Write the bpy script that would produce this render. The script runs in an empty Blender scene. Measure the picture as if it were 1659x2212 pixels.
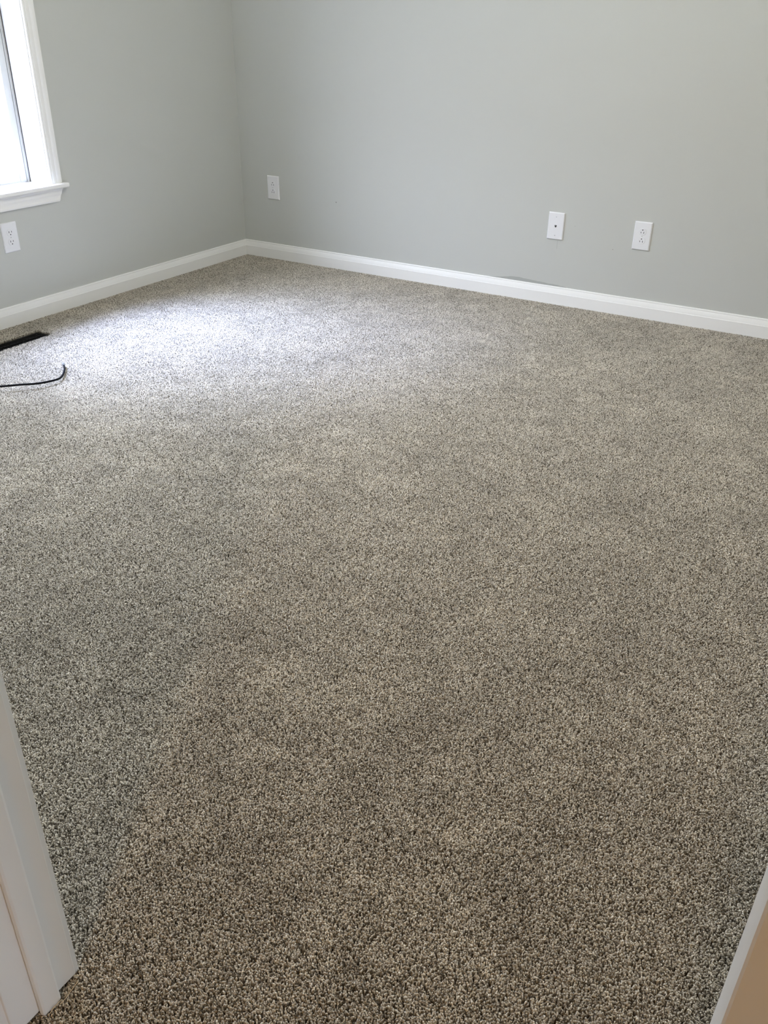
import bpy, bmesh, math, random
import numpy as np
from mathutils import Matrix, Vector

random.seed(7)
rng = np.random.default_rng(11)
scene = bpy.context.scene
COL = scene.collection

# ------------------------------------------------------------------ camera
CAM_POS = (3.35726803, -4.07199844, 1.20162901)
YAW, PITCH, ROLL, F_PX = -0.532652873, 0.512350293, 0.0124575047, 1887.66162
fw = Vector((math.sin(YAW) * math.cos(PITCH), math.cos(YAW) * math.cos(PITCH), -math.sin(PITCH)))
rt = Vector((math.cos(YAW), -math.sin(YAW), 0.0))
up = rt.cross(fw)
r2 = rt * math.cos(ROLL) + up * math.sin(ROLL)
u2 = up * math.cos(ROLL) - rt * math.sin(ROLL)
cam_data = bpy.data.cameras.new('camera')
cam_data.sensor_fit = 'HORIZONTAL'
cam_data.sensor_width = 36.0
cam_data.lens = F_PX / 1659.0 * 36.0
cam_data.clip_start = 0.02
cam = bpy.data.objects.new('camera', cam_data)
COL.objects.link(cam)
m = Matrix((r2, u2, -fw)).transposed().to_4x4()
m.translation = Vector(CAM_POS)
cam.matrix_world = m
scene.camera = cam

# ------------------------------------------------------------------ world, sun, lights, exposure
SKY_STRENGTH = 43.0
SUN_STRENGTH = 22.5
HALL_LAMP = 28.0
ROOM_FILL = 50.0
EXPOSURE = 0.0

w = bpy.data.worlds.new('overcast_sky')
scene.world = w
w.use_nodes = True
nt = w.node_tree
nt.nodes.clear()
out = nt.nodes.new('ShaderNodeOutputWorld')
bg = nt.nodes.new('ShaderNodeBackground')
geo = nt.nodes.new('ShaderNodeTexCoord')
sep = nt.nodes.new('ShaderNodeSeparateXYZ')
ramp = nt.nodes.new('ShaderNodeValToRGB')
ramp.color_ramp.elements[0].position = 0.0
ramp.color_ramp.elements[0].color = (0.07, 0.075, 0.09, 1)
ramp.color_ramp.elements[1].position = 0.62
ramp.color_ramp.elements[1].color = (0.87, 0.95, 1.24, 1)
e_ = ramp.color_ramp.elements.new(0.32)
e_.color = (0.42, 0.45, 0.57, 1)
nt.links.new(geo.outputs['Generated'], sep.inputs[0])
nt.links.new(sep.outputs['Z'], ramp.inputs[0])
nt.links.new(ramp.outputs[0], bg.inputs['Color'])
bg.inputs['Strength'].default_value = SKY_STRENGTH
nt.links.new(bg.outputs[0], out.inputs[0])

def add_light(name, kind, loc, energy, color, **kw):
    d = bpy.data.lights.new(name, kind)
    d.energy = energy
    d.color = color
    for k, v in kw.items():
        setattr(d, k, v)
    o = bpy.data.objects.new(name, d)
    o.location = loc
    COL.objects.link(o)
    return o

# sun behind thin cloud: a very wide disc, steep, coming in through the window
sun = add_light('hazy_sun', 'SUN', (-4, -4, 6), SUN_STRENGTH, (0.70, 0.86, 1.60), angle=math.radians(37))
sun_dir = Vector((0.79, 0.40, -1.28)).normalized()
sun.rotation_euler = sun_dir.to_track_quat('-Z', 'Y').to_euler()

WIN_Y0, WIN_Y1 = -2.28, -1.327      # window opening along wall_left
WIN_Z0, WIN_Z1 = 0.555, 2.03
portal = add_light('window_portal', 'AREA', (-0.145, (WIN_Y0 + WIN_Y1) / 2, (WIN_Z0 + WIN_Z1) / 2), 1.0, (1, 1, 1),
                   shape='RECTANGLE', size=WIN_Z1 - WIN_Z0, size_y=WIN_Y1 - WIN_Y0)
portal.rotation_euler = (0, -math.pi / 2, 0)
portal.data.cycles.is_portal = True
portal2 = add_light('hall_fill_portal', 'AREA', (7.35, -4.275, 1.30), 1.0, (1, 1, 1), shape='RECTANGLE', size=1.5, size_y=0.65)  # sky sampling for the added hall-end window
portal2.rotation_euler = (0, math.pi / 2, 0)
portal2.data.cycles.is_portal = True

add_light('room_fill_light', 'POINT', (2.2, -1.85, 2.22), ROOM_FILL, (1.0, 0.98, 0.89), shadow_soft_size=0.17)  # added fill without a fixture, lifts the overall brightness of the room
add_light('hall_ceiling_lamp', 'POINT', (3.42, -5.20, 2.36), HALL_LAMP, (1.0, 0.56, 0.20), shadow_soft_size=0.10)

vs = scene.view_settings
scene.display_settings.display_device = 'sRGB'
vs.view_transform = 'Standard'
vs.look = 'None'
vs.gamma = 1.0
vs.use_curve_mapping = False
vs.exposure = EXPOSURE
scene.cycles.max_bounces = 14
scene.cycles.diffuse_bounces = 8
scene.cycles.transparent_max_bounces = 12
scene.cycles.sample_clamp_indirect = 6.0

# ------------------------------------------------------------------ helpers
def srgb(r, g, b):
    f = lambda c: (c / 255 / 12.92) if c / 255 <= 0.04045 else ((c / 255 + 0.055) / 1.055) ** 2.4
    return (f(r), f(g), f(b), 1.0)

def mat(name, color, rough=0.6, spec=0.4, metal=0.0, bump=None):
    mt = bpy.data.materials.new(name)
    mt.use_nodes = True
    n = mt.node_tree
    p = n.nodes['Principled BSDF']
    p.inputs['Base Color'].default_value = color
    p.inputs['Roughness'].default_value = rough
    p.inputs['Specular IOR Level'].default_value = spec
    p.inputs['Metallic'].default_value = metal
    if bump:
        scale, strength, dist = bump
        tc = n.nodes.new('ShaderNodeNewGeometry')
        ns = n.nodes.new('ShaderNodeTexNoise')
        ns.inputs['Scale'].default_value = scale
        ns.inputs['Detail'].default_value = 3
        b = n.nodes.new('ShaderNodeBump')
        b.inputs['Strength'].default_value = strength
        b.inputs['Distance'].default_value = dist
        n.links.new(tc.outputs['Position'], ns.inputs['Vector'])
        n.links.new(ns.outputs[0], b.inputs['Height'])
        n.links.new(b.outputs[0], p.inputs['Normal'])
    return mt

WALL_C = srgb(195, 196, 191)
M = {}
M['wall'] = mat('grey_wall_paint', WALL_C, 0.75, 0.25, bump=(420, 0.10, 0.001))
M['trim'] = mat('white_trim_paint', srgb(242, 241, 238), 0.38, 0.45, bump=(60, 0.05, 0.001))
M['ceiling'] = mat('ceiling_paint', srgb(232, 231, 227), 0.9, 0.2)
M['plastic'] = mat('white_plastic', srgb(234, 234, 236), 0.32, 0.5)
M['slot'] = mat('dark_slot', srgb(22, 21, 24), 0.7, 0.2)
M['screw'] = mat('painted_screw', srgb(222, 222, 224), 0.45, 0.5)
M['vinyl'] = mat('weathered_vinyl', srgb(196, 195, 190), 0.5, 0.4, bump=(40, 0.1, 0.001))
M['seam'] = mat('dark_seam', srgb(70, 68, 64), 0.9, 0.1)
M['cable'] = mat('black_cable_jacket', srgb(12, 12, 14), 0.75, 0.12)
M['metal'] = mat('nickel_plated_metal', srgb(190, 192, 196), 0.3, 0.5, 1.0)
M['copper'] = mat('copper_wire', srgb(184, 120, 80), 0.35, 0.5, 1.0)
M['register'] = mat('dark_brown_register', srgb(13, 12, 11), 0.75, 0.15)
M['backing'] = mat('carpet_backing', srgb(92, 80, 64), 1.0, 0.05)
M['outdoor'] = mat('pale_concrete_ground', srgb(160, 160, 152), 0.95, 0.1)
M['thread'] = mat('beige_yarn', srgb(196, 178, 150), 0.9, 0.1)

# window glass: clear pane with a mirror-like surface reflection
gm = bpy.data.materials.new('window_glass')
gm.use_nodes = True
n = gm.node_tree
n.nodes.clear()
o_ = n.nodes.new('ShaderNodeOutputMaterial')
mx = n.nodes.new('ShaderNodeMixShader')
tr = n.nodes.new('ShaderNodeBsdfTransparent')
tr.inputs[0].default_value = (0.96, 0.98, 0.97, 1)
gl = n.nodes.new('ShaderNodeBsdfGlossy')
gl.inputs['Roughness'].default_value = 0.02
fr = n.nodes.new('ShaderNodeFresnel')
bf = n.nodes.new('ShaderNodeNewGeometry')
io = n.nodes.new('ShaderNodeMapRange')           # same reflection entering and leaving the thin pane
io.inputs['To Min'].default_value = 1.45
io.inputs['To Max'].default_value = 1 / 1.45
n.links.new(bf.outputs['Backfacing'], io.inputs['Value'])
n.links.new(io.outputs[0], fr.inputs[0])
n.links.new(fr.outputs[0], mx.inputs[0])
n.links.new(tr.outputs[0], mx.inputs[1])
n.links.new(gl.outputs[0], mx.inputs[2])
n.links.new(mx.outputs[0], o_.inputs[0])
M['glass'] = gm

# back wall: same paint with a missed darker patch above the baseboard, two nail holes and a faint drip
def back_wall_material():
    mt = M['wall'].copy()
    mt.name = 'grey_wall_paint_with_marks'
    n = mt.node_tree
    p = n.nodes['Principled BSDF']
    g = n.nodes.new('ShaderNodeNewGeometry')
    s = n.nodes.new('ShaderNodeSeparateXYZ')
    n.links.new(g.outputs['Position'], s.inputs[0])
    X, Z = s.outputs['X'], s.outputs['Z']
    def math_(op, a, b=None):
        k = n.nodes.new('ShaderNodeMath')
        k.operation = op
        for i, v in enumerate((a, b)):
            if v is None:
                continue
            if isinstance(v, (int, float)):
                k.inputs[i].default_value = v
            else:
                n.links.new(v, k.inputs[i])
        return k.outputs[0]
    ns = n.nodes.new('ShaderNodeTexNoise')
    ns.inputs['Scale'].default_value = 28
    n.links.new(g.outputs['Position'], ns.inputs['Vector'])
    wob = math_('MULTIPLY', math_('SUBTRACT', ns.outputs[0], 0.5), 0.006)
    fc = n.nodes.new('ShaderNodeFloatCurve')           # outline height of the patch along x
    c = fc.mapping.curves[0]
    pts = [(0.0, 0.0), (0.12, 0.10), (0.30, 0.42), (0.42, 0.62), (0.55, 0.50), (0.75, 0.36), (0.92, 0.22), (1.0, 0.0)]
    c.points[0].location = pts[0]
    c.points[1].location = pts[-1]
    for q in pts[1:-1]:
        c.points.new(*q)
    fc.mapping.update()
    t = math_('DIVIDE', math_('SUBTRACT', X, 1.51), 0.46)
    n.links.new(t, fc.inputs['Value'])
    top = math_('ADD', math_('MULTIPLY', fc.outputs[0], 0.034), 0.0835)
    d = math_('SUBTRACT', math_('ADD', top, wob), Z)
    mask = math_('MINIMUM', math_('MAXIMUM', math_('MULTIPLY', d, 400), 0.0), 1.0)
    inx = math_('MULTIPLY', math_('GREATER_THAN', X, 1.51), math_('LESS_THAN', X, 1.97))
    mask = math_('MULTIPLY', mask, inx)
    def dot(cx, cz, r, a):
        e = math_('SQRT', math_('ADD', math_('POWER', math_('SUBTRACT', X, cx), 2), math_('POWER', math_('SUBTRACT', Z, cz), 2)))
        return math_('MULTIPLY', math_('LESS_THAN', e, r), a)
    allm = math_('MULTIPLY', mask, 0.30)
    for a in ((0.6351, 0.3502, 0.0032, 0.6), (2.164, 0.292, 0.0018, 0.6), (1.972, 0.375, 0.0016, 0.35)):
        allm = math_('MAXIMUM', allm, dot(*a))
    # drip below the phone plate
    dr = math_('MULTIPLY', math_('LESS_THAN', math_('ABSOLUTE', math_('SUBTRACT', X, 1.894)), 0.0015),
               math_('MULTIPLY', math_('LESS_THAN', Z, 0.30), math_('GREATER_THAN', Z, 0.262)))
    allm = math_('MAXIMUM', allm, math_('MULTIPLY', dr, 0.16))
    mixc = n.nodes.new('ShaderNodeMix')
    mixc.data_type = 'RGBA'
    n.links.new(allm, mixc.inputs[0])
    mixc.inputs[6].default_value = WALL_C
    mixc.inputs[7].default_value = (0.05, 0.05, 0.05, 1)
    n.links.new(mixc.outputs[2], p.inputs['Base Color'])
    return mt
M['wall_back'] = back_wall_material()

# carpet yarn: colour of each tuft comes from the tuft, plus the broad shading of a brushed pile
def carpet_material():
    mt = bpy.data.materials.new('frieze_carpet_yarn')
    mt.use_nodes = True
    n = mt.node_tree
    p = n.nodes['Principled BSDF']
    p.inputs['Roughness'].default_value = 0.95
    p.inputs['Specular IOR Level'].default_value = 0.12
    p.inputs['Sheen Weight'].default_value = 0.12
    p.inputs['Sheen Roughness'].default_value = 0.6
    at = n.nodes.new('ShaderNodeAttribute')
    at.attribute_name = 'yarn'
    g = n.nodes.new('ShaderNodeNewGeometry')
    def noise(scale, detail):
        k = n.nodes.new('ShaderNodeTexNoise')
        k.inputs['Scale'].default_value = scale
        k.inputs['Detail'].default_value = detail
        k.inputs['Distortion'].default_value = 0.6
        n.links.new(g.outputs['Position'], k.inputs['Vector'])
        r = n.nodes.new('ShaderNodeMapRange')
        r.inputs['From Min'].default_value = 0.3
        r.inputs['From Max'].default_value = 0.7
        n.links.new(k.outputs[0], r.inputs['Value'])
        return r
    a = noise(3.2, 3)
    a.inputs['To Min'].default_value = 0.90
    a.inputs['To Max'].default_value = 1.10
    b = noise(10, 3)
    b.inputs['To Min'].default_value = 0.90
    b.inputs['To Max'].default_value = 1.10
    mu = n.nodes.new('ShaderNodeMath')
    mu.operation = 'MULTIPLY'
    n.links.new(a.outputs[0], mu.inputs[0])
    n.links.new(b.outputs[0], mu.inputs[1])
    vm = n.nodes.new('ShaderNodeVectorMath')
    vm.operation = 'SCALE'
    n.links.new(at.outputs['Color'], vm.inputs[0])
    n.links.new(mu.outputs[0], vm.inputs['Scale'])
    n.links.new(vm.outputs[0], p.inputs['Base Color'])
    return mt
M['carpet'] = carpet_material()

def obj(name, bm, m_, parent=None, smooth=False):
    me = bpy.data.meshes.new(name)
    bmesh.ops.recalc_face_normals(bm, faces=bm.faces)
    bm.to_mesh(me)
    bm.free()
    if smooth:
        for p in me.polygons:
            p.use_smooth = True
    me.materials.append(m_)
    o = bpy.data.objects.new(name, me)
    COL.objects.link(o)
    if parent:
        o.parent = parent
    return o

def box(bm, a, b):
    vs_ = [bm.verts.new((x, y, z)) for x in (a[0], b[0]) for y in (a[1], b[1]) for z in (a[2], b[2])]
    for f in ((0, 1, 3, 2), (4, 6, 7, 5), (0, 4, 5, 1), (2, 3, 7, 6), (0, 2, 6, 4), (1, 5, 7, 3)):
        bm.faces.new([vs_[i] for i in f])
    return vs_

def loft(bm, rings, closed=False):
    """rings: list of equally long closed point loops"""
    R = [[bm.verts.new(p) for p in r] for r in rings]
    k = len(R[0])
    for i in range(len(R) - 1):
        for j in range(k):
            bm.faces.new((R[i][j], R[i][(j + 1) % k], R[i + 1][(j + 1) % k], R[i + 1][j]))
    bm.faces.new(R[0][::-1])
    bm.faces.new(R[-1])
    return R

def boxobj(name, a, b, m_, parent=None):
    bm = bmesh.new()
    box(bm, a, b)
    return obj(name, bm, m_, parent)

def bevel_obj(o, w_, seg=2):
    md = o.modifiers.new('bevel', 'BEVEL')
    md.width = w_
    md.segments = seg
    md.limit_method = 'ANGLE'
    md.angle_limit = math.radians(35)
    return o

def empty(name, loc=(0, 0, 0), rotz=0.0):
    o = bpy.data.objects.new(name, None)
    o.empty_display_size = 0.05
    o.location = loc
    o.rotation_euler = (0, 0, rotz)
    COL.objects.link(o)
    return o

def thing(o, label, cat, group=None):
    o['label'] = label
    o['category'] = cat
    if group:
        o['group'] = group
    return o

def structure(o, label=None):
    o['kind'] = 'structure'
    if label:
        o['label'] = label
    return o

def tube(bm, pts, r, k=10, cap=True):
    pts = [Vector(p) for p in pts]
    rings = []
    prev = None
    for i, p in enumerate(pts):
        t = (pts[min(i + 1, len(pts) - 1)] - pts[max(i - 1, 0)]).normalized()
        if prev is None:
            nrm = t.orthogonal().normalized()
        else:
            nrm = (prev - t * prev.dot(t)).normalized()
        prev = nrm
        bn = t.cross(nrm)
        rr = r[i] if isinstance(r, (list, tuple)) else r
        rings.append([p + (nrm * math.cos(2 * math.pi * j / k) + bn * math.sin(2 * math.pi * j / k)) * rr for j in range(k)])
    loft(bm, rings)

def catmull(pts, n_=8):
    pts = [Vector(p) for p in pts]
    P = [pts[0] * 2 - pts[1]] + pts + [pts[-1] * 2 - pts[-2]]
    res = []
    for i in range(1, len(P) - 2):
        for s in range(n_):
            t = s / n_
            a, b, c, d = P[i - 1], P[i], P[i + 1], P[i + 2]
            res.append(0.5 * ((2 * b) + (c - a) * t + (2 * a - 5 * b + 4 * c - d) * t * t + (3 * b - a - 3 * c + d) * t ** 3))
    res.append(pts[-1])
    return res

# ------------------------------------------------------------------ room shell
RX = 3.75            # room size along x
DW_IN, DW_OUT = -3.632, -3.738   # faces of the door wall
CEIL = 2.44
FLOOR_Z = -0.0138
DX0, DX1 = 2.594, 3.3805         # jamb faces of the doorway
HX0, HX1, HY0 = 1.3, 7.2, -6.2   # hall behind the doorway

structure(boxobj('floor', (-0.14, HY0 - 0.1, FLOOR_Z - 0.12), (HX1 + 0.14, 0.12, FLOOR_Z), M['backing']))
structure(boxobj('ceiling', (-0.14, HY0 - 0.1, CEIL), (HX1 + 0.14, 0.12, CEIL + 0.1), M['ceiling']))
structure(boxobj('wall_back', (-0.14, 0.0, FLOOR_Z), (RX + 0.1, 0.12, CEIL), M['wall_back']),
          'long plain grey painted wall behind the far side of the carpet')
structure(boxobj('wall_right', (RX, DW_IN, FLOOR_Z), (RX + 0.1, 0.0, CEIL), M['wall']))
bm = bmesh.new()
ro = 0.012    # rough opening gap behind the window frame
y0, y1, z0, z1 = WIN_Y0 - ro, WIN_Y1 + ro, WIN_Z0 - 0.02, WIN_Z1 + ro
box(bm, (-0.14, DW_IN, FLOOR_Z), (0, y0, CEIL))
box(bm, (-0.14, y1, FLOOR_Z), (0, 0.0, CEIL))
box(bm, (-0.14, y0, FLOOR_Z), (0, y1, z0))
box(bm, (-0.14, y0, z1), (0, y1, CEIL))
structure(obj('wall_left', bm, M['wall']), 'grey painted wall that holds the window')
bm = bmesh.new()
box(bm, (-0.14, DW_OUT, FLOOR_Z), (DX0 - 0.018, DW_IN, CEIL))
box(bm, (DX1 + 0.018, DW_OUT, FLOOR_Z), (HX1, DW_IN, CEIL))
box(bm, (DX0 - 0.018, DW_OUT, 2.06), (DX1 + 0.018, DW_IN, CEIL))
structure(obj('wall_front', bm, M['wall']))
bm = bmesh.new()
box(bm, (HX0 - 0.1, HY0, FLOOR_Z), (HX0, DW_OUT, CEIL))
HWY0, HWY1, HWZ0, HWZ1 = -4.60, -3.95, 0.55, 2.05        # unseen hall-end opening, added to send daylight onto the left jamb
box(bm, (HX1, HY0, FLOOR_Z), (HX1 + 0.14, HWY0, CEIL))
box(bm, (HX1, HWY1, FLOOR_Z), (HX1 + 0.14, DW_IN, CEIL))
box(bm, (HX1, HWY0, FLOOR_Z), (HX1 + 0.14, HWY1, HWZ0))
box(bm, (HX1, HWY0, HWZ1), (HX1 + 0.14, HWY1, CEIL))
box(bm, (HX0 - 0.1, HY0 - 0.1, FLOOR_Z), (HX1 + 0.14, HY0, CEIL))
structure(obj('wall_hall', bm, M['wall']))
structure(boxobj('ground', (-14, -14, -0.75), (20, 8, -0.7), M['outdoor']))

# baseboards: profile (distance from the wall, height)
BB = [(0, FLOOR_Z), (0.0135, FLOOR_Z), (0.0135, 0.0530), (0.0122, 0.0550), (0.0112, 0.0600), (0.0092, 0.0670), (0.0068, 0.0740),
      (0.0056, 0.0755), (0.0056, 0.0810), (0.0045, 0.0838), (0.003, 0.0846), (0, 0.0846)]

def baseboard(name, fn, s0, s1, miter0, miter1, label=None):
    """fn(s, d, z) maps run position, distance from the wall and height to a point"""
    bm = bmesh.new()
    k = 24
    rings = []
    for i in range(k + 1):
        f = i / k
        rings.append([fn((s0 + miter0 * d) * (1 - f) + (s1 - miter1 * d) * f, d, z) for d, z in BB])
    loft(bm, rings)
    return structure(obj(name, bm, M['trim']), label)
baseboard('baseboard_left', lambda s, d, z: (d, -s, z), 0.0004, -DW_IN, 1, 1, 'white moulded baseboard under the window wall')
baseboard('baseboard_back', lambda s, d, z: (s, -d, z), 0.0004, RX, 1, 1, 'white moulded baseboard along the long far wall')
baseboard('baseboard_right', lambda s, d, z: (RX - d, -s, z), 0.0, -DW_IN, 1, 1)
baseboard('baseboard_front', lambda s, d, z: (s, DW_IN + d, z), 0.0, DX0 - 0.07, 1, 0)

# ------------------------------------------------------------------ window_1 on wall_left
CAS = [(0, 0), (0, 0.0085), (0.003, 0.0105), (0.008, 0.0105), (0.011, 0.0090), (0.013, 0.0118), (0.019, 0.0128), (0.030, 0.0130),
       (0.034, 0.0150), (0.040, 0.0166), (0.050, 0.0172), (0.054, 0.0160), (0.057, 0.0120), (0.057, 0)]

win = structure(empty('window_1', (0, (WIN_Y0 + WIN_Y1) / 2, WIN_Z0)), 'white trimmed window cut off by the picture, blown out with daylight')
wy, wz = (WIN_Y0 + WIN_Y1) / 2, WIN_Z0
def wpt(x, y, z):
    return (x, y - wy, z - wz)
SILL_T = 0.5550       # top of the stool
REV = 0.005
# side casings, mitred at the head
for sgn, ye in ((1, WIN_Y1 + REV), (-1, WIN_Y0 - REV)):
    bm = bmesh.new()
    loft(bm, [[wpt(t, ye + sgn * a, SILL_T) for a, t in CAS], [wpt(t, ye + sgn * a, WIN_Z1 + REV + a) for a, t in CAS]])
    obj('side_casing', bm, M['trim'], win)
bm = bmesh.new()
loft(bm, [[wpt(t, WIN_Y0 - REV - a, WIN_Z1 + REV + a) for a, t in CAS], [wpt(t, WIN_Y1 + REV + a, WIN_Z1 + REV + a) for a, t in CAS]])
obj('head_casing', bm, M['trim'], win)
# stool with horns
bm = bmesh.new()
box(bm, wpt(0.0, WIN_Y0 - 0.086, SILL_T - 0.019), wpt(0.036, WIN_Y1 + 0.083, SILL_T))
box(bm, wpt(-0.128, WIN_Y0 - 0.006, SILL_T - 0.019), wpt(0.0, WIN_Y1 + 0.006, SILL_T))
bevel_obj(obj('stool', bm, M['trim'], win), 0.005, 3)
# apron with shaped ends
bm = bmesh.new()
AP = [(0, 0), (0.0145, 0), (0.0145, 0.006), (0.012, 0.012), (0.012, 0.026), (0.0095, 0.034), (0.0095, 0.044), (0.0115, 0.050), (0.010, 0.0575), (0, 0.0575)]
za = SILL_T - 0.019
def end(h):
    return 0.0 if h < 0.012 else (0.004 + (h - 0.012) * 0.45)
loft(bm, [[wpt(d, WIN_Y0 - 0.062 + end(h), za - h) for d, h in AP], [wpt(d, WIN_Y1 + 0.060 - end(h), za - h) for d, h in AP]])
obj('apron', bm, M['trim'], win)
# jamb boards
JX = -0.118
for nm, a, b in (('jamb', (JX, WIN_Y1, SILL_T), (0.0, WIN_Y1 + 0.012, WIN_Z1 + 0.01)),
                 ('jamb', (JX, WIN_Y0 - 0.012, SILL_T), (0.0, WIN_Y0, WIN_Z1 + 0.01)),
                 ('head_jamb', (JX, WIN_Y0, WIN_Z1), (0.0, WIN_Y1, WIN_Z1 + 0.012))):
    boxobj(nm, wpt(*a), wpt(*b), M['trim'], win)
# dark weather-strip seam between jamb and sash
for ya, yb in ((WIN_Y1 - 0.0006, WIN_Y1 + 0.012), (WIN_Y0 - 0.012, WIN_Y0 + 0.0006)):
    boxobj('weather_strip', wpt(-0.1225, ya, SILL_T - 0.004), wpt(JX, yb, WIN_Z1 + 0.01), M['seam'], win)
# outer frame and the two sashes
for ya, yb in ((WIN_Y1 - 0.012, WIN_Y1 + 0.012), (WIN_Y0 - 0.012, WIN_Y0 + 0.012)):
    boxobj('frame_side', wpt(-0.18, ya, WIN_Z0 - 0.015), wpt(-0.1235, yb, WIN_Z1 + 0.012), M['vinyl'], win)
boxobj('frame_head', wpt(-0.18, WIN_Y0, WIN_Z1 - 0.012), wpt(-0.1235, WIN_Y1, WIN_Z1 + 0.012), M['trim'], win)
boxobj('frame_sill', wpt(-0.20, WIN_Y0, WIN_Z0 - 0.030), wpt(-0.1285, WIN_Y1, WIN_Z0 - 0.002), M['trim'], win)
def sash(xa, xb, za_, zb_, bottom):
    s = empty('sash', (0, 0, 0))
    s.parent = win
    bm = bmesh.new()
    st = 0.034
    ya, yb = WIN_Y0 + 0.013, WIN_Y1 - 0.013
    box(bm, wpt(xa, ya, za_), wpt(xb, ya + st, zb_))
    box(bm, wpt(xa, yb - st, za_), wpt(xb, yb, zb_))
    box(bm, wpt(xa, ya + st, za_), wpt(xb, yb - st, za_ + bottom))
    box(bm, wpt(xa, ya + st, zb_ - 0.034), wpt(xb, yb - st, zb_))
    bevel_obj(obj('sash_frame', bm, M['vinyl'], s), 0.003, 2)
    boxobj('glass_pane', wpt((xa + xb) / 2 - 0.002, ya + st - 0.006, za_ + bottom - 0.006), wpt((xa + xb) / 2 + 0.002, yb - st + 0.006, zb_ - 0.028), M['glass'], s)
zm = (WIN_Z0 + WIN_Z1) / 2
sash(-0.152, -0.126, WIN_Z0 + 0.001, zm + 0.017, 0.040)
sash(-0.179, -0.153, zm - 0.017, WIN_Z1 - 0.013, 0.034)

hw = structure(empty('hall_fill_window', (HX1, (HWY0 + HWY1) / 2, HWZ0)))  # unseen window added to brighten the left door jamb
def hpt(x, y, z):
    return (x - HX1, y - (HWY0 + HWY1) / 2, z - HWZ0)
bm = bmesh.new()
for a, b in (((HX1 + 0.04, HWY0, HWZ0), (HX1 + 0.10, HWY0 + 0.045, HWZ1)), ((HX1 + 0.04, HWY1 - 0.045, HWZ0), (HX1 + 0.10, HWY1, HWZ1)),
             ((HX1 + 0.04, HWY0 + 0.045, HWZ0), (HX1 + 0.10, HWY1 - 0.045, HWZ0 + 0.05)), ((HX1 + 0.04, HWY0 + 0.045, HWZ1 - 0.045), (HX1 + 0.10, HWY1 - 0.045, HWZ1))):
    box(bm, hpt(*a), hpt(*b))
obj('sash_frame', bm, M['vinyl'], hw)
boxobj('glass_pane', hpt(HX1 + 0.068, HWY0 + 0.04, HWZ0 + 0.04), hpt(HX1 + 0.072, HWY1 - 0.04, HWZ1 - 0.04), M['glass'], hw)

# ------------------------------------------------------------------ doorway (door_1)
door = structure(empty('door_1', (DX0, DW_IN, 0)), 'white painted door frame around the doorway in the foreground')
def dpt(x, y, z):
    return (x - DX0, y - DW_IN, z)
def plan_prism(name, plan, za_, zb_, lean=0.0, bev=0.0015):
    bm = bmesh.new()
    loft(bm, [[dpt(x + lean * za_, y, za_) for x, y in plan], [dpt(x + lean * zb_, y, zb_) for x, y in plan]])
    return bevel_obj(obj(name, bm, M['trim'], door), bev, 2)
def rect(xa, xb, ya, yb):
    return [(xa, ya), (xb, ya), (xb, yb), (xa, yb)]
HEAD = 2.03
ST0, ST1 = -3.698, -3.666        # stop along the wall thickness
LEAN = 0.016                     # the right side is slightly out of plumb
# left leg
plan_prism('jamb', rect(DX0 - 0.018, DX0, DW_OUT, DW_IN), 0.004, HEAD + 0.018)
plan_prism('stop', rect(DX0 - 0.001, DX0 + 0.0098, ST0, ST1), -0.003, HEAD, bev=0.0045)
# right leg
XR = 3.3665
plan_prism('jamb', rect(XR, XR + 0.022, DW_OUT, DW_IN), 0.004, HEAD + 0.018, LEAN)
# head
bm = bmesh.new()
box(bm, dpt(DX0 - 0.018, DW_OUT, HEAD), dpt(DX1 + 0.04, DW_IN, HEAD + 0.018))
bevel_obj(obj('head_jamb', bm, M['trim'], door), 0.0015)
bm = bmesh.new()
box(bm, dpt(DX0 + 0.0098, ST0, HEAD - 0.010), dpt(XR + 0.02, ST1, HEAD))
bevel_obj(obj('head_stop', bm, M['trim'], door), 0.0015)
# casings on both faces of the wall: moulded in the room, flat in the hall
FLAT = [(0, 0), (0, 0.0160), (0.0015, 0.0175), (0.052, 0.0175), (0.057, 0.0140), (0.057, 0)]
for face, sgn in ((DW_IN, 1), (DW_OUT, -1)):
    bot = -0.004
    prof_c = CAS if sgn > 0 else FLAT
    for xe, dx, lean in ((DX0 - 0.005, -1, 0.0), (XR + (0.005 if sgn > 0 else -0.003), 1, LEAN)):
        bm = bmesh.new()
        loft(bm, [[dpt(xe + dx * a + lean * bot, face + sgn * t, bot) for a, t in prof_c],
                  [dpt(xe + dx * a + lean * (HEAD + a), face + sgn * t, HEAD + 0.005 + a) for a, t in prof_c]])
        obj('casing', bm, M['trim'], door)
    bm = bmesh.new()
    loft(bm, [[dpt(DX0 - 0.005 - a, face + sgn * t, HEAD + 0.005 + a) for a, t in CAS],
              [dpt(XR + 0.04 + a, face + sgn * t, HEAD + 0.005 + a) for a, t in CAS]])
    obj('head_casing', bm, M['trim'], door)

# ------------------------------------------------------------------ wall plates
PW, PH, PD = 0.0794, 0.124, 0.0065
# local frame of a plate: x along the wall, z up, -y out of the wall; origin at the middle of its back
def plate_mesh(name, parent):
    bm = bmesh.new()
    a, b = PW / 2, PH / 2
    ins = 0.0035
    def r(w_, h_, y):
        return [(-w_, y, -h_), (w_, y, -h_), (w_, y, h_), (-w_, y, h_)]
    loft(bm, [r(a, b, 0.0005), r(a, b, -0.0030), r(a - ins, b - ins, -PD)])
    return bevel_obj(obj(name, bm, M['plastic'], parent), 0.0011, 3)

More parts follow.
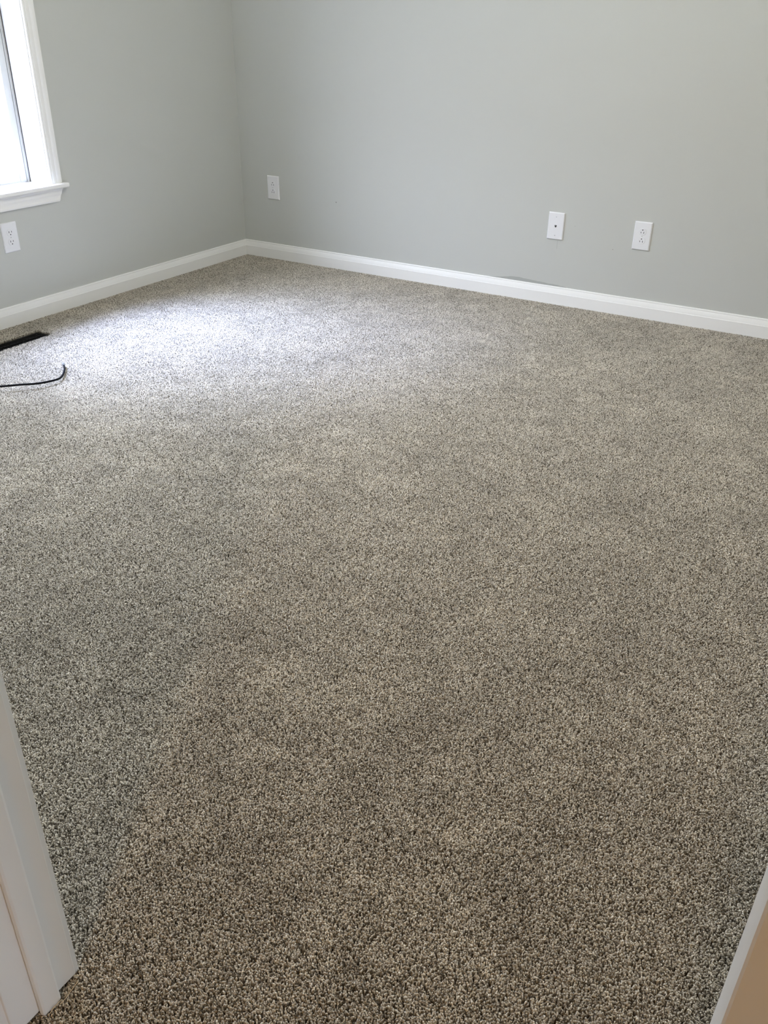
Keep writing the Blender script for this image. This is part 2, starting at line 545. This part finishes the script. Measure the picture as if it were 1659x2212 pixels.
def receptacle(parent, cz, flip):
    bm = bmesh.new()
    k = 40
    pts = []
    for i in range(k):
        t = 2 * math.pi * i / k
        pts.append((0.0168 * math.cos(t), max(-0.0140, min(0.0140, 0.0168 * math.sin(t)))))
    loft(bm, [[(x * s, y, z * s + cz) for x, z in pts] for s, y in ((1.0, -PD + 0.001), (1.0, -PD - 0.0011), (0.955, -PD - 0.0019))])
    rc = obj('receptacle', bm, M['plastic'], parent)
    f = -1 if flip else 1            # +1: blades above the ground hole
    yf = -PD - 0.00185
    for x, h in ((-0.0064, 0.0080), (0.0064, 0.0066)):
        bm = bmesh.new()
        box(bm, (f * x - 0.0012, yf - 0.00025, cz + f * 0.0036 - h / 2), (f * x + 0.0012, yf + 0.001, cz + f * 0.0036 + h / 2))
        obj('blade_slot', bm, M['slot'], rc)
    bm = bmesh.new()
    ring = [(0.0026 * math.cos(2 * math.pi * i / 16), 0.0026 * math.sin(2 * math.pi * i / 16)) for i in range(16)]
    ring = [(x, z if f * z < 0 else z * 0.75) for x, z in ring]
    loft(bm, [[(x, yy, cz - f * 0.0072 + z) for x, z in ring] for yy in (yf + 0.001, yf - 0.00025)])
    obj('ground_hole', bm, M['slot'], rc)

def screw(parent, cz, r=0.0029):
    bm = bmesh.new()
    ring = [(r * math.cos(2 * math.pi * i / 18), r * math.sin(2 * math.pi * i / 18)) for i in range(18)]
    loft(bm, [[(x * s, y, z * s + cz) for x, z in ring] for s, y in ((1, -PD + 0.0005), (1, -PD - 0.0003), (0.7, -PD - 0.0009))])
    s = obj('screw', bm, M['screw'], parent)
    bm = bmesh.new()
    box(bm, (-r * 0.75, -PD - 0.001, cz - 0.0004), (r * 0.75, -PD - 0.0006, cz + 0.0004))
    obj('screw_slot', bm, M['slot'], s)

def outlet(loc, rotz, flip, label):
    e = empty('wall_outlet', loc, rotz)
    thing(e, label, 'outlet', 'duplex outlets on the walls')
    plate_mesh('cover_plate', e)
    receptacle(e, 0.0195, flip)
    receptacle(e, -0.0195, flip)
    screw(e, 0.0)
    return e

outlet((0.18124 + PW / 2, 0.0, 0.32522 + PH / 2), 0, True, 'white duplex outlet in the dim corner, beside the meeting of the two walls')
outlet((2.25093 + PW / 2, 0.0, 0.30582 + PH / 2), 0, True, 'white duplex outlet on the long wall, right of the phone jack plate')
outlet((0.0, -1.5394 - PW / 2, 0.30805 + PH / 2), math.pi / 2, False, 'white duplex outlet on the wall below the window sill')

jp = empty('phone_jack_plate', (1.84010 + PW / 2, 0.0, 0.30411 + PH / 2))
thing(jp, 'white wall plate with a single dark phone jack in its middle', 'wall plate')
plate_mesh('cover_plate', jp)
bm = bmesh.new()
box(bm, (-0.0082, -PD - 0.0006, -0.0075), (0.0082, -PD + 0.001, 0.0085))
jack = bevel_obj(obj('jack', bm, M['plastic'], jp), 0.0008, 2)
prof = [(0.82 * px_, 0.82 * pz_) for px_, pz_ in [(-0.0058, 0.0056), (0.0058, 0.0056), (0.0058, -0.0016), (0.0034, -0.0040), (0.0020, -0.0040), (0.0020, -0.0072), (-0.0020, -0.0072), (-0.0020, -0.0040), (-0.0034, -0.0040), (-0.0058, -0.0016)]]
bm = bmesh.new()
loft(bm, [[(x, y, z) for x, z in prof] for y in (-PD + 0.0005, -PD - 0.0009)])
obj('jack_opening', bm, M['slot'], jack)
bm = bmesh.new()
box(bm, (-0.0014, -PD - 0.00115, 0.0006), (0.0010, -PD - 0.0008, 0.0022))
obj('jack_contacts', bm, M['screw'], jack)
screw(jp, 0.0420)
screw(jp, -0.0420)

# ------------------------------------------------------------------ floor register in the carpet
RG = (0.146, -1.935, 0.243, -1.640)       # hole in the pile: x0, y0, x1, y1
rx0, ry0, rx1, ry1 = RG
reg = thing(empty('floor_register', ((rx0 + rx1) / 2, (ry0 + ry1) / 2, FLOOR_Z)), 'black slotted floor vent sunk in the carpet near the window wall', 'vent')
cx, cy = (rx0 + rx1) / 2, (ry0 + ry1) / 2
hx, hy = (rx1 - rx0) / 2 - 0.003, (ry1 - ry0) / 2 - 0.003
bm = bmesh.new()
fl = 0.014
box(bm, (-hx, -hy, 0.0), (-hx + fl, hy, 0.006))
box(bm, (hx - fl, -hy, 0.0), (hx, hy, 0.006))
box(bm, (-hx + fl, -hy, 0.0), (hx - fl, -hy + fl, 0.006))
box(bm, (-hx + fl, hy - fl, 0.0), (hx - fl, hy, 0.006))
bevel_obj(obj('frame', bm, M['register'], reg), 0.0015)
boxobj('duct_floor', (-hx + 0.002, -hy + 0.002, 0.0), (hx - 0.002, hy - 0.002, 0.001), M['slot'], reg)
boxobj('center_bar', (-0.002, -hy + fl, 0.001), (0.002, hy - fl, 0.0055), M['register'], reg)
nl = 16
for i in range(nl):
    yy = -hy + fl + (i + 0.5) * (2 * hy - 2 * fl) / nl
    lv = boxobj('louver', (-hx + fl, yy - 0.0035, 0.0015), (hx - fl, yy + 0.0035, 0.0035), M['register'], reg)

# ------------------------------------------------------------------ black cable on the carpet
cable = empty('coax_cable', (0.577, -2.174, 0))
thing(cable, 'black cable lying on the carpet with its bent bare end by the window patch', 'cable')
cp = [(0.16, -2.86, 0.006), (0.33, -2.56, 0.007), (0.48, -2.345, 0.012), (0.565, -2.241, 0.016), (0.6258, -2.1950, 0.020), (0.665, -2.152, 0.020), (0.7072, -2.1018, 0.018),
      (0.7223, -2.0372, 0.014), (0.7083, -1.9990, 0.011), (0.6657, -1.9484, 0.009), (0.6347, -1.9196, 0.011), (0.620, -1.909, 0.012)]
cp = [(x - 0.577, y + 2.174, z) for x, y, z in cp]
path = catmull(cp, 8)
bm = bmesh.new()
tube(bm, path, 0.0039, 12)
obj('jacket', bm, M['cable'], cable, smooth=True)
e0 = path[-1]
ed = (path[-1] - path[-2]).normalized()
bm = bmesh.new()
tube(bm, [e0 - ed * 0.002, e0 + ed * 0.004, e0 + ed * 0.0045, e0 + ed * 0.016, e0 + ed * 0.017], [0.0046, 0.0046, 0.0058, 0.0058, 0.0046], 12)
con = obj('connector', bm, M['metal'], cable, smooth=False)
bm = bmesh.new()
tube(bm, [e0 + ed * 0.015, e0 + ed * 0.024], 0.0006, 6)
obj('center_pin', bm, M['copper'], con)

# ------------------------------------------------------------------ carpet pile
TILE = 0.25
NT = 100               # tufts per tile side
PILE = 0.0142
def tile_mesh(name, hole=None, seed=0):
    g = np.random.default_rng(100 + seed)
    sp = TILE / NT
    ii, jj = np.meshgrid(np.arange(NT), np.arange(NT), indexing='ij')
    bx = (ii.ravel() + 0.5 + g.uniform(-0.48, 0.48, NT * NT)) * sp - TILE / 2
    by = (jj.ravel() + 0.5 + g.uniform(-0.48, 0.48, NT * NT)) * sp - TILE / 2
    if hole is not None:
        keep = ~((bx > hole[0]) & (bx < hole[2]) & (by > hole[1]) & (by < hole[3]))
        bx, by = bx[keep], by[keep]
    N = len(bx)
    H = PILE * g.uniform(0.86, 1.06, N)
    ang = g.uniform(0, 2 * np.pi, N)
    lean = g.uniform(0.0010, 0.0032, N)
    curl = g.uniform(-1.8, 1.8, N)
    rad = g.uniform(0.00080, 0.00128, N)
    bend = np.radians(g.uniform(92, 150, N))
    S, K = 5, 4
    tt = np.array([0.15, 0.48, 0.74, 0.93, 1.0])
    rr = np.array([0.75, 0.98, 1.22, 1.08, 0.45])
    P = np.zeros((N, S, 3))
    for s in range(S):
        th = bend * tt[s]
        a = ang + curl * tt[s]
        P[:, s, 0] = bx + lean * (1 - np.cos(th)) * np.cos(a)
        P[:, s, 1] = by + lean * (1 - np.cos(th)) * np.sin(a)
        P[:, s, 2] = FLOOR_Z + H * np.sin(th)
    T = np.gradient(P, axis=1)
    T /= np.linalg.norm(T, axis=2, keepdims=True)
    side = np.stack([-np.sin(ang), np.cos(ang), np.zeros(N)], 1)[:, None, :]
    B1 = np.cross(T, np.broadcast_to(side, T.shape))
    B1 /= np.linalg.norm(B1, axis=2, keepdims=True)
    B2 = np.cross(T, B1)
    V = np.zeros((N, S, K, 3))
    for k in range(K):
        q = np.pi / 2 * k + np.pi / 4
        V[:, :, k, :] = P + (B1 * np.cos(q) + B2 * np.sin(q)) * (rad[:, None] * rr[None])[:, :, None]
    base = (np.arange(N) * S * K)[:, None]
    q = []
    for s in range(S - 1):
        for k in range(K):
            q.append([s * K + k, s * K + (k + 1) % K, (s + 1) * K + (k + 1) % K, (s + 1) * K + k])
    q.append([(S - 1) * K + k for k in range(K)])
    q = np.array(q)
    F = (base[:, :, None] + q[None]).reshape(-1, 4)
    me = bpy.data.meshes.new(name)
    me.vertices.add(N * S * K)
    me.vertices.foreach_set('co', V.ravel())
    me.loops.add(F.size)
    me.loops.foreach_set('vertex_index', F.ravel().astype(np.int32))
    me.polygons.add(len(F))
    me.polygons.foreach_set('loop_start', np.arange(0, F.size, 4, dtype=np.int32))
    me.polygons.foreach_set('loop_total', np.full(len(F), 4, dtype=np.int32))
    me.polygons.foreach_set('use_smooth', np.ones(len(F), dtype=bool))
    me.update(calc_edges=True)
    pal = np.array([(0.57, 0.520, 0.440), (0.37, 0.330, 0.265), (0.125, 0.105, 0.076), (0.76, 0.71, 0.615)])
    pick = g.choice(4, N, p=[0.43, 0.24, 0.18, 0.15])
    c = pal[pick] * g.uniform(0.85, 1.15, (N, 1))
    c4 = np.ones((N, S * K, 4))
    c4[:, :, :3] = c[:, None, :]
    at = me.attributes.new('yarn', 'FLOAT_COLOR', 'POINT')
    at.data.foreach_set('color', c4.ravel())
    me.materials.append(M['carpet'])
    return me

tiles_col = bpy.data.collections.new('carpet_tufts')      # sources for the geometry nodes below, not linked to the scene
X0, Y0 = 0.006, -0.006
def tile_center(i, j):
    return X0 + (i + 0.5) * TILE, Y0 - (j + 0.5) * TILE
cells = [(i, j) for i in range(15) for j in range(23)]
special = {}
names = []
for k in range(3):
    names.append(('tuft_patch_%d' % k, tile_mesh('tuft_patch_%d' % k, None, k)))
for (i, j) in cells:
    c = tile_center(i, j)
    if c[0] - TILE / 2 < rx1 and c[0] + TILE / 2 > rx0 and c[1] - TILE / 2 < ry1 and c[1] + TILE / 2 > ry0:
        nm = 'tuft_patch_%d' % len(names)
        special[(i, j)] = len(names)
        names.append((nm, tile_mesh(nm, (rx0 - c[0], ry0 - c[1], rx1 - c[0], ry1 - c[1]), len(names))))
for nm, me in names:
    tiles_col.objects.link(bpy.data.objects.new(nm, me))

pts, rot, idx = [], [], []
for (i, j) in cells:
    c = tile_center(i, j)
    if c[1] < DW_OUT - 0.1 and (c[0] < 1.9 or c[1] < -4.6):
        continue
    pts.append((c[0], c[1], 0.0))
    if (i, j) in special:
        rot.append(0.0)
        idx.append(special[(i, j)])
    else:
        rot.append(random.choice((0, 1, 2, 3)) * math.pi / 2)
        idx.append(random.randrange(3))
me = bpy.data.meshes.new('carpet_pile')
me.from_pydata(pts, [], [])
a = me.attributes.new('turn', 'FLOAT_VECTOR', 'POINT')
a.data.foreach_set('vector', np.array([(0, 0, r) for r in rot], dtype=np.float32).ravel())
a = me.attributes.new('variant', 'INT', 'POINT')
a.data.foreach_set('value', np.array(idx, dtype=np.int32))
me.materials.append(M['carpet'])
carpet = bpy.data.objects.new('carpet_pile', me)
COL.objects.link(carpet)
carpet['kind'] = 'stuff'
carpet['label'] = 'speckled beige and brown wall-to-wall carpet with a curly pile'
carpet['category'] = 'carpet'
ng = bpy.data.node_groups.new('carpet_tufts', 'GeometryNodeTree')
ng.interface.new_socket('Geometry', in_out='INPUT', socket_type='NodeSocketGeometry')
ng.interface.new_socket('Geometry', in_out='OUTPUT', socket_type='NodeSocketGeometry')
gi = ng.nodes.new('NodeGroupInput')
go = ng.nodes.new('NodeGroupOutput')
ci = ng.nodes.new('GeometryNodeCollectionInfo')
ci.inputs['Collection'].default_value = tiles_col
ci.inputs['Separate Children'].default_value = True
ci.inputs['Reset Children'].default_value = True
iop = ng.nodes.new('GeometryNodeInstanceOnPoints')
na = ng.nodes.new('GeometryNodeInputNamedAttribute')
na.data_type = 'FLOAT_VECTOR'
na.inputs['Name'].default_value = 'turn'
nb = ng.nodes.new('GeometryNodeInputNamedAttribute')
nb.data_type = 'INT'
nb.inputs['Name'].default_value = 'variant'
e2r = ng.nodes.new('FunctionNodeEulerToRotation')
L = ng.links.new
L(gi.outputs[0], iop.inputs['Points'])
L(ci.outputs[0], iop.inputs['Instance'])
iop.inputs['Pick Instance'].default_value = True
L(nb.outputs['Attribute'], iop.inputs['Instance Index'])
L(na.outputs['Attribute'], e2r.inputs[0])
L(e2r.outputs[0], iop.inputs['Rotation'])
L(iop.outputs[0], go.inputs[0])
md = carpet.modifiers.new('tufts', 'NODES')
md.node_group = ng

# ------------------------------------------------------------------ loose yarn by the door frame
def yarn(pts_, label, r=0.0006):
    bm = bmesh.new()
    p0 = Vector(pts_[0])
    tube(bm, [Vector(p) - p0 for p in catmull(pts_, 6)], r, 6)
    o = obj('loose_thread', bm, M['thread'], smooth=True)
    o.location = p0
    thing(o, label, 'thread', 'loose carpet threads at the door frame')
yarn([(2.606, -3.640, 0.004), (2.609, -3.653, 0.006), (2.611, -3.665, 0.0055), (2.610, -3.676, 0.003)],
     'stray carpet thread standing at the far edge of the left door stop')
yarn([(2.607, -3.669, 0.004), (2.6075, -3.682, 0.0055), (2.609, -3.694, 0.0035)],
     'stray carpet thread lying along the bottom of the left door stop')
